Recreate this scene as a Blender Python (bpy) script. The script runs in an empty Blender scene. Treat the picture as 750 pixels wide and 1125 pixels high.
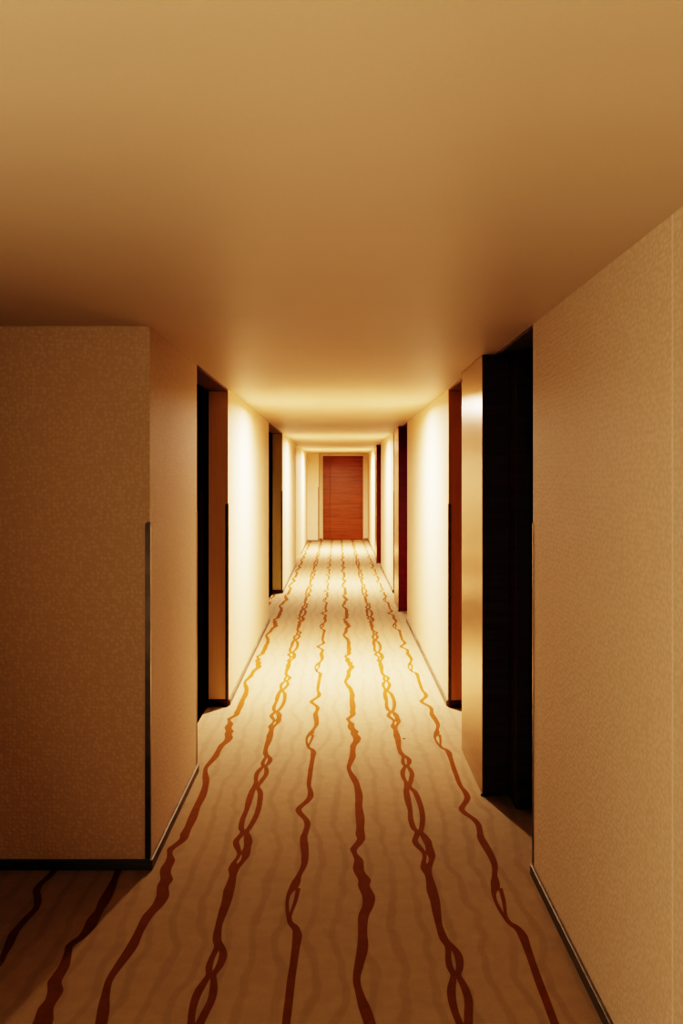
import bpy, bmesh, math, random
from mathutils import Vector

scene = bpy.context.scene
COL = scene.collection
random.seed(7)

# ------------------------------------------------------------------ measures (metres)
EYE = 1.60            # eye height
F = 1094.0            # focal length in pixels of the 750 x 1125 frame
VX, VY = 371.0, 525.0 # vanishing point
H = 2.22              # ceiling height
XL = -0.768           # left corridor wall
XN = 0.787            # right wall beside the camera
XR = 0.771            # right corridor wall
NL, NR = -0.905, 0.93 # backs of the door niches
PX = 0.726            # face of the wall posts
YC = 4.07             # left corner of the corridor
YN = 4.02             # end of the near right wall
YNIB, YEND = 25.0, 25.7


def ground(px, py):
    """a point of the carpet seen at a pixel of the photograph"""
    y = F * EYE / (py - VY)
    return ((px - VX) / F * y, y)


# ------------------------------------------------------------------ material helpers
def new_mat(name, rough=0.5, metal=0.0, spec=0.5):
    m = bpy.data.materials.new(name)
    m.use_nodes = True
    nt = m.node_tree
    b = nt.nodes['Principled BSDF']
    b.inputs['Roughness'].default_value = rough
    b.inputs['Metallic'].default_value = metal
    b.inputs['Specular IOR Level'].default_value = spec
    return m, nt, b


def N(nt, kind, **kw):
    n = nt.nodes.new(kind)
    for k, v in kw.items():
        setattr(n, k, v)
    return n


def coords(nt, scale=(1, 1, 1)):
    tc = N(nt, 'ShaderNodeTexCoord')
    mp = N(nt, 'ShaderNodeMapping')
    mp.inputs['Scale'].default_value = scale
    nt.links.new(tc.outputs['Object'], mp.inputs['Vector'])
    return mp.outputs['Vector']


def noise(nt, vec, scale, detail=3, rough=0.5):
    n = N(nt, 'ShaderNodeTexNoise')
    n.inputs['Scale'].default_value = scale
    n.inputs['Detail'].default_value = detail
    n.inputs['Roughness'].default_value = rough
    nt.links.new(vec, n.inputs['Vector'])
    return n.outputs['Fac']


def ramp(nt, fac, stops):
    r = N(nt, 'ShaderNodeValToRGB')
    el = r.color_ramp.elements
    while len(el) < len(stops):
        el.new(0.5)
    for e, (p, c) in zip(el, stops):
        e.position = p
        e.color = (*c, 1)
    nt.links.new(fac, r.inputs['Fac'])
    return r.outputs['Color']


def mix(nt, fac, a, b, mode='MIX'):
    m = N(nt, 'ShaderNodeMix', data_type='RGBA', blend_type=mode)
    for sock, v in ((m.inputs[0], fac), (m.inputs[6], a), (m.inputs[7], b)):
        if isinstance(v, (int, float)):
            sock.default_value = v
        elif isinstance(v, tuple):
            sock.default_value = (*v, 1)
        else:
            nt.links.new(v, sock)
    return m.outputs[2]


def math_n(nt, op, a, b=None, c=None):
    m = N(nt, 'ShaderNodeMath', operation=op)
    for i, v in enumerate((a, b, c)):
        if v is None:
            continue
        if isinstance(v, (int, float)):
            m.inputs[i].default_value = v
        else:
            nt.links.new(v, m.inputs[i])
    return m.outputs[0]


def bump(nt, bsdf, height, strength, dist):
    b = N(nt, 'ShaderNodeBump')
    b.inputs['Strength'].default_value = strength
    b.inputs['Distance'].default_value = dist
    nt.links.new(height, b.inputs['Height'])
    nt.links.new(b.outputs['Normal'], bsdf.inputs['Normal'])


# ------------------------------------------------------------------ materials
def wallpaper(name, base, dark, seam=False):
    m, nt, b = new_mat(name, 0.62, 0, 0.25)
    v = coords(nt)
    # small scale-like embossed cells
    dn = N(nt, 'ShaderNodeTexNoise')
    dn.inputs['Scale'].default_value = 30
    nt.links.new(v, dn.inputs['Vector'])
    vm = N(nt, 'ShaderNodeVectorMath', operation='MULTIPLY_ADD')
    vm.inputs[1].default_value = (0.012, 0.012, 0.012)
    nt.links.new(dn.outputs['Color'], vm.inputs[0])
    nt.links.new(v, vm.inputs[2])
    vo = N(nt, 'ShaderNodeTexVoronoi', feature='F1')
    vo.inputs['Randomness'].default_value = 0.65
    vo.inputs['Scale'].default_value = 62
    nt.links.new(vm.outputs[0], vo.inputs['Vector'])
    edge = N(nt, 'ShaderNodeMapRange')
    edge.inputs['From Min'].default_value = 0.62
    edge.inputs['From Max'].default_value = 0.22
    nt.links.new(vo.outputs['Distance'], edge.inputs['Value'])
    fine = noise(nt, v, 260, 2)
    big = noise(nt, v, 5, 3)
    fac = math_n(nt, 'MULTIPLY', edge.outputs[0], math_n(nt, 'MULTIPLY_ADD', big, 0.7, 0.55))
    fac = math_n(nt, 'MULTIPLY_ADD', fine, 0.35, math_n(nt, 'MULTIPLY', fac, 0.75))
    col = ramp(nt, fac, [(0.12, dark), (0.75, base)])
    if seam:
        sp = N(nt, 'ShaderNodeSeparateXYZ')
        nt.links.new(v, sp.inputs[0])
        d = math_n(nt, 'ABSOLUTE', math_n(nt, 'SUBTRACT', sp.outputs['Y'], 2.343))
        s = math_n(nt, 'LESS_THAN', d, 0.006)
        col = mix(nt, math_n(nt, 'MULTIPLY', s, 0.35), col, (0.95, 0.86, 0.68))
    nt.links.new(col, b.inputs['Base Color'])
    hgt = math_n(nt, 'MULTIPLY_ADD', fine, 0.3, edge.outputs[0])
    bump(nt, b, hgt, 0.42, 0.0022)
    return m


M = {}
M['lobby_wall'] = wallpaper('bounce_cutting_brown', (0.20, 0.15, 0.09), (0.13, 0.09, 0.05))  # for unseen walls, made dark to cut bounced light
M['wallpaper'] = wallpaper('cream_embossed_wallpaper', (0.68, 0.58, 0.43), (0.61, 0.51, 0.36))
M['wallpaper_seam'] = wallpaper('cream_wallpaper_with_seam', (0.68, 0.58, 0.43), (0.61, 0.51, 0.36), True)

m, nt, b = new_mat('ceiling_paint', 0.5, 0, 0.35)
v = coords(nt, (0.12, 1.6, 1))
st = noise(nt, v, 1.6, 1)
gr = noise(nt, coords(nt), 180, 2)
nt.links.new(mix(nt, gr, (0.55, 0.475, 0.355), (0.59, 0.51, 0.385)), b.inputs['Base Color'])
bump(nt, b, math_n(nt, 'MULTIPLY_ADD', gr, 0.004, st), 0.30, 0.03)
M['ceiling'] = m


def carpet(name, light, dark, bands):
    m, nt, b = new_mat(name, 1.0, 0, 0.1)
    v = coords(nt)
    tuft = noise(nt, v, 240, 3, 0.75)
    mott = noise(nt, v, 14, 4, 0.6)
    fac = math_n(nt, 'MULTIPLY_ADD', tuft, 0.75, math_n(nt, 'MULTIPLY', mott, 0.35))
    col = ramp(nt, fac, [(0.28, dark), (0.80, light)])
    if bands:
        # soft brownish secondary stripes woven between the rust ones
        sp = N(nt, 'ShaderNodeSeparateXYZ')
        nt.links.new(v, sp.inputs[0])
        wob = noise(nt, coords(nt, (1.0, 0.9, 0)), 1.5, 3, 0.55)
        x = math_n(nt, 'MULTIPLY_ADD', wob, 0.24, sp.outputs['X'])
        ph = math_n(nt, 'MULTIPLY', x, 2 * math.pi / 0.098)
        w = math_n(nt, 'MULTIPLY_ADD', math_n(nt, 'SINE', ph), 0.5, 0.5)
        mr = N(nt, 'ShaderNodeMapRange', interpolation_type='SMOOTHSTEP')
        mr.inputs['From Min'].default_value = 0.66
        mr.inputs['From Max'].default_value = 0.95
        nt.links.new(w, mr.inputs['Value'])
        patch = noise(nt, coords(nt, (3, 0.9, 1)), 1.7, 2)
        mk = math_n(nt, 'MULTIPLY', mr.outputs[0], math_n(nt, 'MULTIPLY_ADD', patch, 0.55, 0.05))
        col = mix(nt, mk, col, (0.33, 0.26, 0.165))
    nt.links.new(col, b.inputs['Base Color'])
    bump(nt, b, tuft, 0.5, 0.004)
    return m


M['carpet'] = carpet('beige_carpet', (0.52, 0.425, 0.285), (0.37, 0.29, 0.18), True)
M['stripe'] = carpet('rust_carpet_stripe', (0.30, 0.142, 0.036), (0.18, 0.076, 0.019), False)


def wood(name, c1, c2, rough, horizontal=True, scale=1.0, spec=0.4):
    m, nt, b = new_mat(name, rough, 0, spec)
    s = (1.2, 1.2, 26) if horizontal else (26, 26, 1.2)
    g = noise(nt, coords(nt, tuple(k * scale for k in s)), 1.6, 5, 0.6)
    g2 = noise(nt, coords(nt, tuple(k * scale * 4 for k in s)), 2.0, 2)
    fac = math_n(nt, 'MULTIPLY_ADD', g2, 0.35, math_n(nt, 'MULTIPLY', g, 0.75))
    nt.links.new(ramp(nt, fac, [(0.30, c1), (0.72, c2)]), b.inputs['Base Color'])
    bump(nt, b, g2, 0.08, 0.001)
    return m


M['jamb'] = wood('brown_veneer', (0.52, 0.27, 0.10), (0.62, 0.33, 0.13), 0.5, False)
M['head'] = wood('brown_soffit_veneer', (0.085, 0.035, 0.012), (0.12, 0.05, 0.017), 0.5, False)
M['brown_jamb'] = wood('warm_brown_veneer', (0.80, 0.63, 0.38), (0.90, 0.72, 0.44), 0.5, False)
M['tan_jamb'] = wood('tan_veneer', (0.44, 0.38, 0.15), (0.52, 0.46, 0.19), 0.5, False)
M['post'] = wood('dark_mahogany', (0.09, 0.006, 0.005), (0.14, 0.010, 0.008), 0.42)
M['shaded_post'] = wood('shaded_mahogany', (0.10, 0.060, 0.034), (0.15, 0.090, 0.050), 0.6)  # copy of the post wood, its colour set for the shade at the first niche
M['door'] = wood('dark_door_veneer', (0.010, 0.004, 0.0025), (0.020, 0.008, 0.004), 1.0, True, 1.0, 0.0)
M['end_door'] = wood('orange_mahogany', (0.085, 0.024, 0.004), (0.28, 0.088, 0.011), 0.35, True, 0.8)

m, nt, b = new_mat('satin_bronze_panel', 0.24, 0.55, 0.5)
g = noise(nt, coords(nt, (60, 60, 0.6)), 3, 3)
nt.links.new(ramp(nt, g, [(0.3, (0.37, 0.25, 0.125)), (0.7, (0.44, 0.31, 0.16))]), b.inputs['Base Color'])
bump(nt, b, noise(nt, coords(nt, (4, 4, 1.5)), 2, 2), 0.08, 0.01)
M['satin'] = m

m, nt, b = new_mat('brushed_grey_metal', 0.5, 0.35, 0.4)
g = noise(nt, coords(nt, (3, 3, 90)), 3, 2)
nt.links.new(ramp(nt, g, [(0.3, (0.15, 0.125, 0.085)), (0.7, (0.21, 0.175, 0.125))]), b.inputs['Base Color'])
M['metal'] = m

m, nt, b = new_mat('smoked_guard', 0.35, 0.3, 0.5)
g = noise(nt, coords(nt, (3, 3, 4)), 3, 2)
nt.links.new(ramp(nt, g, [(0.3, (0.12, 0.10, 0.075)), (0.7, (0.17, 0.145, 0.11))]), b.inputs['Base Color'])
M['guard'] = m

m, nt, b = new_mat('black_rubber', 0.7, 0, 0.3)
g = noise(nt, coords(nt), 60, 2)
nt.links.new(mix(nt, g, (0.012, 0.010, 0.008), (0.024, 0.019, 0.015)), b.inputs['Base Color'])
M['black'] = m


# ------------------------------------------------------------------ mesh helpers
def box(bm, x0, x1, y0, y1, z0, z1, bevel=0.0):
    x0, x1 = min(x0, x1), max(x0, x1)
    y0, y1 = min(y0, y1), max(y0, y1)
    vs = [bm.verts.new((x, y, z)) for z in (z0, z1) for x, y in ((x0, y0), (x1, y0), (x1, y1), (x0, y1))]
    fs = [bm.faces.new([vs[i] for i in q]) for q in
          ((3, 2, 1, 0), (4, 5, 6, 7), (0, 1, 5, 4), (1, 2, 6, 5), (2, 3, 7, 6), (3, 0, 4, 7))]
    if bevel:
        ed = list({e for f in fs for e in f.edges})
        bmesh.ops.bevel(bm, geom=ed, offset=bevel, segments=2, affect='EDGES', profile=0.5)


def prism(bm, pts, z0, z1):
    lo = [bm.verts.new((x, y, z0)) for x, y in pts]
    hi = [bm.verts.new((x, y, z1)) for x, y in pts]
    n = len(pts)
    bm.faces.new(lo)
    bm.faces.new(list(reversed(hi)))
    for i in range(n):
        j = (i + 1) % n
        bm.faces.new((lo[i], hi[i], hi[j], lo[j]))
    bmesh.ops.recalc_face_normals(bm, faces=bm.faces[:])


def cyl(bm, p0, p1, r, seg=20):
    p0, p1 = Vector(p0), Vector(p1)
    d = p1 - p0
    q = d.to_track_quat('Z', 'Y')
    rings = []
    for p in (p0, p1):
        rings.append([bm.verts.new(p + q @ Vector((r * math.cos(a), r * math.sin(a), 0)))
                      for a in (2 * math.pi * i / seg for i in range(seg))])
    for i in range(seg):
        j = (i + 1) % seg
        bm.faces.new((rings[0][i], rings[0][j], rings[1][j], rings[1][i]))
    bm.faces.new(list(reversed(rings[0])))
    bm.faces.new(rings[1])


def obj(name, bm, mats, parent=None, smooth=False):
    me = bpy.data.meshes.new(name)
    if smooth:
        for f in bm.faces:
            f.smooth = True
    bm.to_mesh(me)
    bm.free()
    for mt in (mats if isinstance(mats, (list, tuple)) else [mats]):
        me.materials.append(mt)
    o = bpy.data.objects.new(name, me)
    COL.objects.link(o)
    if parent:
        o.parent = parent
        o.matrix_parent_inverse = parent.matrix_basis.inverted()
    return o


def tag(o, label=None, cat=None, group=None, kind=None):
    for k, v_ in (('label', label), ('category', cat), ('group', group), ('kind', kind)):
        if v_:
            o[k] = v_
    return o


def empty(name, loc, label, cat, group=None, kind=None):
    o = bpy.data.objects.new(name, None)
    o.empty_display_size = 0.1
    o.location = loc
    COL.objects.link(o)
    return tag(o, label, cat, group, kind)


def boxes(name, lst, mat, parent=None, bevel=0.0):
    bm = bmesh.new()
    for q in lst:
        box(bm, *q, bevel=bevel)
    return obj(name, bm, mat, parent)


# ------------------------------------------------------------------ floor with its woven stripes
def smooth_line(pts, sub=4):
    out = []
    n = len(pts)
    for i in range(n - 1):
        p0, p1, p2, p3 = pts[max(i - 1, 0)], pts[i], pts[i + 1], pts[min(i + 2, n - 1)]
        for k in range(sub):
            t = k / sub
            out.append(tuple(0.5 * ((2 * b_) + (-a_ + c_) * t + (2 * a_ - 5 * b_ + 4 * c_ - d_) * t * t
                                    + (-a_ + 3 * b_ - 3 * c_ + d_) * t ** 3)
                             for a_, b_, c_, d_ in zip(p0, p1, p2, p3)))
    out.append(tuple(pts[-1]))
    return out


def trace(rows, off=0.0, dy=0.0):
    """rows of (photo row, left pixel, right pixel) -> list of (y, left x, right x) on the carpet"""
    r = []
    for py, l, rr in rows:
        y = F * EYE / (py - VY)
        r.append((y + dy, (l - VX) / F * y + off, (rr - VX) / F * y + off))
    return r


def zz(rows, x0, s):        # rows measured in an enlarged view of the photograph
    return [(py, x0 + l / s, x0 + r / s) for py, l, r in rows]


S4 = 750 / 180
T_ROWS = zz([(1125, 248, 303), (1108, 225, 280), (1094, 212, 252), (1077, 198, 232), (1060, 205, 248),
             (1041, 217, 268), (1024, 222, 263), (1007, 222, 270), (995.4, 240, 293), (984.6, 240, 299),
             (973.8, 222, 275), (966.6, 222, 280), (959.4, 205, 255), (953.4, 198, 248), (945, 204, 245)], 340, S4) \
    + zz([(938, 483, 512), (933, 472, 512), (928, 490, 535), (922, 510, 555), (916, 502, 553), (910, 507, 550),
          (899, 502, 552), (886, 500, 540), (874, 500, 542), (864, 494, 528)], 290, 5)
C_LEFT = zz([(1125, 128, 163), (1113, 108, 142), (1099, 91, 129), (1087, 87, 127), (1077, 97, 130), (1071, 102, 132),
             (1062.6, 84, 116), (1053, 79, 107), (1046, 79, 107), (1039.8, 76, 108), (1031.4, 52, 92), (1017, 35, 67),
             (1002.6, 20, 60), (990.6, 10, 55), (978.6, -6, 43), (971.4, -8, 34), (962, -14, 20)], 470, S4) \
    + zz([(954.6, 260, 318), (948, 262, 290), (942, 270, 292), (937, 264, 290), (930, 228, 265), (924, 212, 245),
          (918, 222, 255), (914, 225, 262), (910, 205, 237), (900, 190, 220), (890, 188, 215), (880, 172, 208),
          (870, 165, 198), (865, 168, 198), (862, 168, 194)], 410, 5)
C_RIGHT = zz([(1125, 163, 205), (1113, 165, 205), (1099, 166, 204), (1087, 152, 189), (1077, 135, 166), (1071, 122, 152),
              (1062.6, 128, 162), (1053, 123, 161), (1046, 112, 148), (1039.8, 92, 125), (1031.4, 54, 92), (1017, 35, 67),
              (1002.6, 22, 60), (990.6, 10, 55), (978.6, -4, 43), (971.4, -8, 34), (962, -12, 20)], 470, S4) \
    + zz([(954.6, 268, 321), (948, 300, 330), (942, 303, 340), (937, 288, 338), (930, 285, 325), (924, 270, 318),
          (918, 255, 295), (914, 240, 275), (910, 250, 280), (900, 255, 285), (890, 250, 280), (880, 235, 265),
          (870, 212, 242), (865, 182, 214), (862, 184, 212)], 410, 5)
S_LEFT = zz([(1125, 540, 578), (1101, 552, 590), (1079, 562, 600), (1060, 575, 610), (1041, 585, 622), (1029, 588, 632),
             (1022, 588, 625), (1017, 572, 612), (1013, 564, 590), (1007, 560, 578), (1001, 556, 574), (990.6, 556, 572),
             (982, 562, 584), (976, 572, 612), (969, 585, 625), (962, 605, 630), (952, 625, 653)], 180, S4) \
    + zz([(945, 204, 243), (938, 203, 245), (928, 197, 243), (920, 198, 238), (914, 212, 245), (906, 222, 255),
          (900, 210, 245), (895, 185, 222), (890, 172, 205), (886, 185, 220), (881, 215, 250), (876, 235, 270),
          (870, 240, 270), (864, 235, 258)], 290, 5)
S_RIGHT = zz([(1013, 568, 588), (1007, 570, 585), (1001, 578, 593), (990.6, 592, 610), (982, 600, 619), (976, 604, 625)],
             180, S4)
D1 = zz([(1125, 148, 240), (1108, 175, 245), (1099, 205, 265), (1089, 218, 290), (1079, 218, 282), (1070, 245, 300),
         (1060, 272, 320), (1048, 292, 328), (1040, 300, 335), (1034, 325, 370), (1028, 360, 400), (1019, 383, 435),
         (1010, 400, 455), (1000, 435, 475), (990.6, 450, 502), (978.6, 480, 525), (966.6, 510, 540), (954, 530, 560)],
        0, S4)
D2 = zz([(1058, -10, 15), (1048, 5, 35), (1038.6, 20, 60), (1026.6, 40, 82), (1017, 75, 110), (1007.4, 110, 145),
         (997.8, 150, 180), (988, 155, 190), (978.6, 150, 185), (971.4, 170, 200), (964, 205, 235), (955, 240, 270)],
        0, S4)
PERIOD, LATERAL = 2.32, 0.787
Y0P = F * EYE / (1125 - VY)


def make_floor():
    bm = bmesh.new()
    box(bm, -3.6, 1.6, -2.2, 26.4, -0.06, 0.0)

    level = [0]

    def ribbon(rows, x_min=-9, x_max=9, y_max=99):
        rows = [r for r in rows if r[0] < y_max]
        if len(rows) < 2:
            return
        level[0] += 1
        z = 0.0007 + 0.00006 * (level[0] % 5)
        prev = None
        for y, l, r in smooth_line(rows):
            a, c = bm.verts.new((l, y, z)), bm.verts.new((r, y, z))
            if prev and l > x_min and r < x_max:
                f = bm.faces.new((prev[0], prev[1], c, a))
                f.material_index = 1
            prev = (a, c)

    def joined(rows, off, n, first):
        full = []
        for k in range(first, first + n):
            full += trace(rows, off, k * PERIOD)
        return full

    for off in (0, -LATERAL):
        ribbon(joined(T_ROWS, off, 12, -2))
        ribbon(joined(C_LEFT, off, 12, -2))
        ribbon(joined(C_RIGHT, off, 12, -2))
    for off in (0, LATERAL):
        ribbon(joined(S_LEFT, off, 12, -2))
        for k in range(-2, 10):
            ribbon(trace(S_RIGHT, off, k * PERIOD))
    # stripes that run into the side space on the left, behind the corner
    for rows in (D1, D2):
        t = trace(rows)
        back = [(2 * t[0][0] - y, l, r) for y, l, r in reversed(t[1:])]
        ribbon(back + t)
    # the stripe that enters the second niche on the left
    for k in (3, 4):
        ribbon([q for q in trace(S_LEFT, -0.725, k * PERIOD) if 11.2 < q[0] < 13.75])
    return tag(obj('floor', bm, [M['carpet'], M['stripe']]),
               'beige carpet with wavy rust stripes running down the corridor', 'floor', kind='structure')


make_floor()

# ------------------------------------------------------------------ ceiling
tag(boxes('ceiling', [(-3.6, 1.6, -2.2, 26.4, H, H + 0.1)], M['ceiling']),
    'smooth cream painted ceiling of the corridor', 'ceiling', kind='structure')

# ------------------------------------------------------------------ walls
bm = bmesh.new()
NW = NL - 0.02
prism(bm, [(-3.5, YC), (XL, YC), (XL, 5.43), (NW, 5.43), (NW, 6.985), (XL, 6.985), (XL, 11.08), (NW, 11.08),
           (NW, 13.815), (XL, 13.815), (XL, 18.3), (XL - 0.07, 18.35), (XL - 0.07, 20.0), (XL, 20.8), (XL, YNIB),
           (-0.48, YNIB), (-0.48, YEND), (-1.3, YEND), (-1.3, YC + 0.3), (-3.5, YC + 0.3)], 0, H)
tag(obj('wall_left', bm, M['wallpaper']), 'cream wallpapered left corridor wall with door niches and near corner',
    'wall', kind='structure')

bm = bmesh.new()
NE = NR + 0.02
prism(bm, [(XN, -2.1), (XN, YN), (NE, YN), (NE, 6.955), (XR, 6.955), (XR, 11.08), (NE, 11.08), (NE, 13.835), (XR, 13.835),
           (XR, 17.85), (NE, 17.85), (NE, 20.6), (XR, 20.6), (XR, YEND), (1.4, YEND), (1.4, -2.1)], 0, H)
tag(obj('wall_right', bm, M['wallpaper_seam']), 'cream wallpapered right corridor wall, seam beside the camera', 'wall',
    kind='structure')
tag(boxes('wall_far', [(-1.3, -0.386, YEND, YEND + 0.2, 0, H), (0.65, 1.4, YEND, YEND + 0.2, 0, H),
                       (-0.386, 0.65, YEND, YEND + 0.2, 2.165, H), (-0.386, 0.65, YEND + 0.12, YEND + 0.2, 0, 2.165)],
          M['wallpaper']),
    'cream end wall around the reddish door', 'wall', kind='structure')
tag(boxes('wall_back', [(-3.5, 1.4, -2.2, -2.1, 0, H)], M['lobby_wall']), 'wall behind the camera', 'wall', kind='structure')
tag(boxes('wall_lobby', [(-3.6, -3.5, -2.2, YC + 0.3, 0, H)], M['lobby_wall']), 'far side of the space on the left', 'wall',
    kind='structure')

# ------------------------------------------------------------------ baseboards
BH, BT = 0.042, 0.012


def baseboard(name, runs, label):
    bm = bmesh.new()
    for q in runs:
        box(bm, *q, 0, BH, bevel=0.002)
    tag(obj(name, bm, M['metal']), label, 'baseboard', kind='structure')


baseboard('baseboard_left', [(-3.5, XL + BT, YC - BT, YC), (XL, XL + BT, YC, 5.43), (XL, XL + BT, 7.0, 11.08),
                             (XL, XL + BT, 13.83, 18.3), (XL, XL + BT, 20.8, YNIB)],
          'low grey metal skirting along the left wall and round its near corner')
baseboard('baseboard_right', [(XN - BT, XN, -2.1, YN), (XR - BT, XR, 6.97, 11.08), (XR - BT, XR, 13.85, 17.85),
                              (XR - BT, XR, 20.6, YEND)], 'low grey metal skirting along the right wall')
baseboard('baseboard_far', [(XL, -0.48, YNIB - BT, YNIB), (-0.47, -0.40, YEND - BT, YEND), (0.664, XR, YEND - BT, YEND)],
          'low skirting on the end wall beside the reddish door')


# ------------------------------------------------------------------ doors set in wood-lined niches
def lever(parent, x, y, side, z=1.02, along=1):
    """lever handle on a door face at x; side = direction into the corridor"""
    bm = bmesh.new()
    cyl(bm, (x, y, z), (x + side * 0.008, y, z), 0.026)
    cyl(bm, (x + side * 0.006, y, z), (x + side * 0.040, y, z), 0.009)
    cyl(bm, (x + side * 0.036, y - along * 0.006, z), (x + side * 0.036, y + along * 0.115, z), 0.008)
    return obj('handle', bm, M['metal'], parent, True)


def niche_door(n, side, wall_x, y0, y1, d0, d1, label, far_mat, far_lining=True, head_mat=None):
    """side -1: niche in the left wall, +1: in the right wall. d0..d1 is the door leaf along the corridor."""
    back = NL if side < 0 else NR
    s = -side                                   # towards the corridor
    root = empty('door_%d' % n, (back, (d0 + d1) / 2, 0), label, 'door', kind='structure')
    deep = back - s * 0.02
    # head lining of the niche
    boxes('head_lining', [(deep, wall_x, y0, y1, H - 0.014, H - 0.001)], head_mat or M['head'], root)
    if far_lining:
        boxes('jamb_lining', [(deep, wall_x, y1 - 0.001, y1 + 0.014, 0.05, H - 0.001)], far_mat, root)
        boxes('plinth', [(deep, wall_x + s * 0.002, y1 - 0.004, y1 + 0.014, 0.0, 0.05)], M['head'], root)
    # back lining round the leaf
    top = 2.12
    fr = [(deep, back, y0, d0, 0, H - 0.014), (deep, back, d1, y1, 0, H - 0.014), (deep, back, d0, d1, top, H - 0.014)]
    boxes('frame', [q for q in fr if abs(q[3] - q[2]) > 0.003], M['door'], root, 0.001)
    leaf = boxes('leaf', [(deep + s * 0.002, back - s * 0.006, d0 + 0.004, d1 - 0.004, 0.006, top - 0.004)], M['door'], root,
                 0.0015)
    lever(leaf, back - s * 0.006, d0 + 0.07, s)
    return root


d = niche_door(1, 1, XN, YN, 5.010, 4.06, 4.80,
               'dark door in the nearest right niche, mostly hidden, before the shaded panelled post', M['post'], far_lining=False, head_mat=M['shaded_post'])
boxes('casing', [(0.86, NR, 4.81, 5.008, 0, H - 0.014)], M['shaded_post'], d, 0.002)
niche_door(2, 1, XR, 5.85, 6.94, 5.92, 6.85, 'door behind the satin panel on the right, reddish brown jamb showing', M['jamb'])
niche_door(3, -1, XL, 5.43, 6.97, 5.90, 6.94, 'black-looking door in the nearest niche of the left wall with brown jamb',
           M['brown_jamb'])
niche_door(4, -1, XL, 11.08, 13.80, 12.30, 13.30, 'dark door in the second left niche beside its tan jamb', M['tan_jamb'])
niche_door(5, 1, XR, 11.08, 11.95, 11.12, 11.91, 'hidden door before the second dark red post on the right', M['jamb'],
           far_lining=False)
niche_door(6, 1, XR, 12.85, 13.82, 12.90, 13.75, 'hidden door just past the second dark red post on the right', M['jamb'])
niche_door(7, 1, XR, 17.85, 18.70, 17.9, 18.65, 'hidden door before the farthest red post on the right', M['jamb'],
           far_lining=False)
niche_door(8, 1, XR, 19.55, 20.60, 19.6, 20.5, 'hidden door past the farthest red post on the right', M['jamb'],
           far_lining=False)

# the door that closes the corridor
root = empty('door_9', (0.13, YEND, 0), 'reddish orange wood door with horizontal grain closing the far end of the corridor',
             'door', kind='structure')
boxes('frame', [(-0.386, -0.372, YEND - 0.004, YEND + 0.12, 0, 2.165), (0.636, 0.65, YEND - 0.004, YEND + 0.12, 0, 2.165),
                (-0.372, 0.636, YEND - 0.004, YEND + 0.12, 2.150, 2.165)], M['end_door'], root, 0.001)
boxes('fixed_leaf', [(-0.371, -0.212, YEND + 0.022, YEND + 0.062, 0.004, 2.149)], M['end_door'], root, 0.002)
leaf = boxes('leaf', [(-0.209, 0.635, YEND + 0.020, YEND + 0.062, 0.004, 2.149)], M['end_door'], root, 0.002)

# ------------------------------------------------------------------ the panelled posts between the right-hand doors
POSTS = [(5.010, 5.84, M['shaded_post'], 'shaded dark wood post with satin bronze side, nearest on the right wall'),
         (11.95, 12.85, M['post'], 'dark red wood post with satin side, second along the right wall'),
         (18.70, 19.55, M['post'], 'small distant red wood post, last along the right wall')]
for i, (y0, y1, mt, lab) in enumerate(POSTS):
    root = empty('wall_post', (0.82, (y0 + y1) / 2, 0), lab, 'post', 'panelled posts between the doors on the right')
    boxes('core', [(PX + 0.012, NR, y0 + 0.016, y1 - 0.016, 0.0, H - 0.002)], M['jamb'], root)
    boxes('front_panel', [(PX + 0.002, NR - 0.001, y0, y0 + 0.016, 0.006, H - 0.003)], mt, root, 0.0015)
    boxes('rear_panel', [(PX + 0.002, NR - 0.001, y1 - 0.016, y1, 0.006, H - 0.003)], M['jamb'], root, 0.0015)
    sp_ = boxes('side_panel', [(PX, PX + 0.012, y0 + 0.001, y1 - 0.001, 0.004, H - 0.003)], M['satin'], root, 0.0015)
    sp_['label'] = 'satin bronze side panel'
    boxes('foot', [(PX - 0.006, PX + 0.02, y0 - 0.006, y0 + 0.012, 0.0, 0.010)], M['black'], root, 0.002)


# ------------------------------------------------------------------ corner guards
def guard(x, y, dx, dy, label, z1=1.42):
    """angle strip wrapping a vertical corner; dx, dy point from the corner along the two faces"""
    w, t = 0.019, 0.0025
    z0 = BH + 0.002
    bm = bmesh.new()
    # profile arm along the wall running in Y (dy) and arm along the return running in X (dx)
    for ax in (0, 1):
        n = 6
        pts = [(0, z0), (w, z0), (w, z1 - 0.014)]
        for k in range(1, n + 1):
            a = math.pi / 2 * k / n
            pts.append((w - 0.014 + 0.014 * math.cos(a), z1 - 0.014 + 0.014 * math.sin(a)))
        pts.append((0, z1))
        ring = []
        for off in (0.0003, t):
            rr = []
            for u, zq in pts:
                if ax == 0:
                    rr.append(bm.verts.new((x + dx * (u - t) if u == 0 else x + dx * u, y - dy * off, zq)))
                else:
                    rr.append(bm.verts.new((x - dx * off, y + dy * u, zq)))
            ring.append(rr)
        m_ = len(pts)
        bm.faces.new(ring[0])
        bm.faces.new(list(reversed(ring[1])))
        for i in range(m_):
            j = (i + 1) % m_
            bm.faces.new((ring[0][i], ring[1][i], ring[1][j], ring[0][j]))
    bmesh.ops.recalc_face_normals(bm, faces=bm.faces[:])
    o = obj('corner_guard', bm, M['guard'])
    tag(o, label, 'corner guard', 'strips guarding the wall corners')


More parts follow.
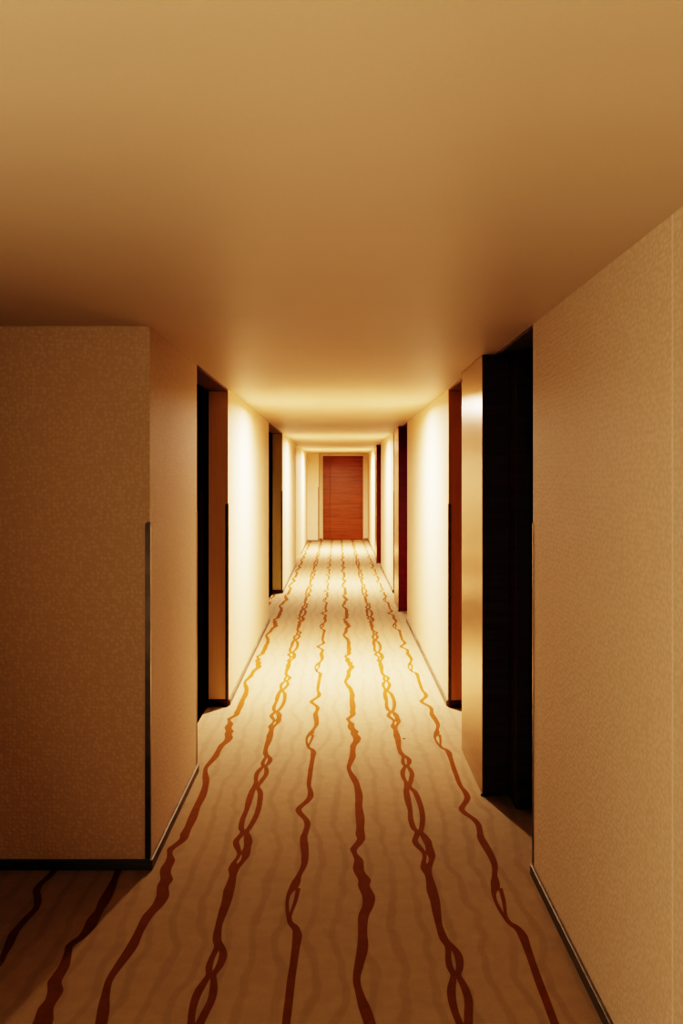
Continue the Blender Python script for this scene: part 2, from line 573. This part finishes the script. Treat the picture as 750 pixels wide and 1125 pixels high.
guard(XL, YC, -1, 1, 'dark grey corner guard on the big near left corner of the corridor')
guard(XL, 5.43, -1, -1, 'thin corner guard on the left wall at the near edge of the first left niche')
guard(XL, 6.97, -1, 1, 'corner guard on the brown jamb of the first left niche')
guard(XL, 13.80, -1, 1, 'small corner guard on the tan jamb of the second left niche')
guard(XN, YN, 1, -1, 'corner guard on the end of the near right wall beside the shaded post')
guard(XR, 6.94, 1, 1, 'corner guard on the reddish jamb right of the bright right wall')
guard(XR, 13.82, 1, 1, 'thin distant corner guard on the right wall behind the second red post')
guard(-0.48, YNIB, -1, 1, 'distant corner guard on the cream nib left of the reddish end door', 1.37)

# a speck of dark litter on the carpet
bm = bmesh.new()
gx, gy = ground(443.5, 812)
box(bm, gx - 0.007, gx + 0.007, gy - 0.004, gy + 0.005, 0.0009, 0.004, 0.001)
for vv in bm.verts:
    vv.co.z += 0.0006 * math.sin(vv.co.x * 600) if vv.co.z > 0.002 else 0
tag(obj('paper_scrap', bm, M['black']), 'tiny dark scrap lying on the beige carpet', 'scrap')


# ------------------------------------------------------------------ light
WARM = (1.0, 0.69, 0.51)


def lamp(name, kind, loc, power, color=WARM, size=0.1, direction=(0, 0, -1), spread=180):
    l = bpy.data.lights.new(name, kind)
    l.energy = power
    l.color = color
    if kind == 'AREA':
        l.shape = 'DISK'
        l.size = size
        l.spread = math.radians(spread)
    else:
        l.shadow_soft_size = size
    o = bpy.data.objects.new(name, l)
    o.location = loc
    o.rotation_euler = Vector(direction).to_track_quat('-Z', 'Y').to_euler()
    COL.objects.link(o)
    return o


for k, p in enumerate((190, 185, 240)):
    lamp('ceiling_lamp', 'AREA', (0.0, 8.2 + 6.87 * k, H - 0.004), p, WARM, 0.14, spread=174)
lamp('lobby_fill', 'AREA', (-2.2, 0.0, 0.55), 76, (1.0, 0.70, 0.49), 0.4, (1, -0.05, 0.38), 164)  # unseen fill added to brighten the near ceiling and right wall

w = bpy.data.worlds.new('World')
scene.world = w
w.use_nodes = True
w.node_tree.nodes['Background'].inputs[0].default_value = (0.010, 0.006, 0.003, 1)

# ------------------------------------------------------------------ camera
cam = bpy.data.cameras.new('camera')
cam.sensor_fit = 'VERTICAL'
cam.sensor_height = 36.0
cam.lens = F / 1125 * 36.0
cam.shift_x = (375 - VX) / 1125
cam.shift_y = -(562.5 - VY) / 1125
cam.clip_start = 0.05
co = bpy.data.objects.new('camera', cam)
co.location = (0, 0, EYE)
co.rotation_euler = (math.radians(90), 0, 0)
COL.objects.link(co)
scene.camera = co

scene.view_settings.view_transform = 'Filmic'
scene.view_settings.look = 'Very High Contrast'
scene.view_settings.exposure = 0.0
scene.view_settings.use_curve_mapping = True
cmap = scene.view_settings.curve_mapping
cmap.black_level = (0.020, 0.007, 0.002)
cmap.update()
scene.cycles.max_bounces = 16
scene.cycles.diffuse_bounces = 10
scene.cycles.use_denoising = True
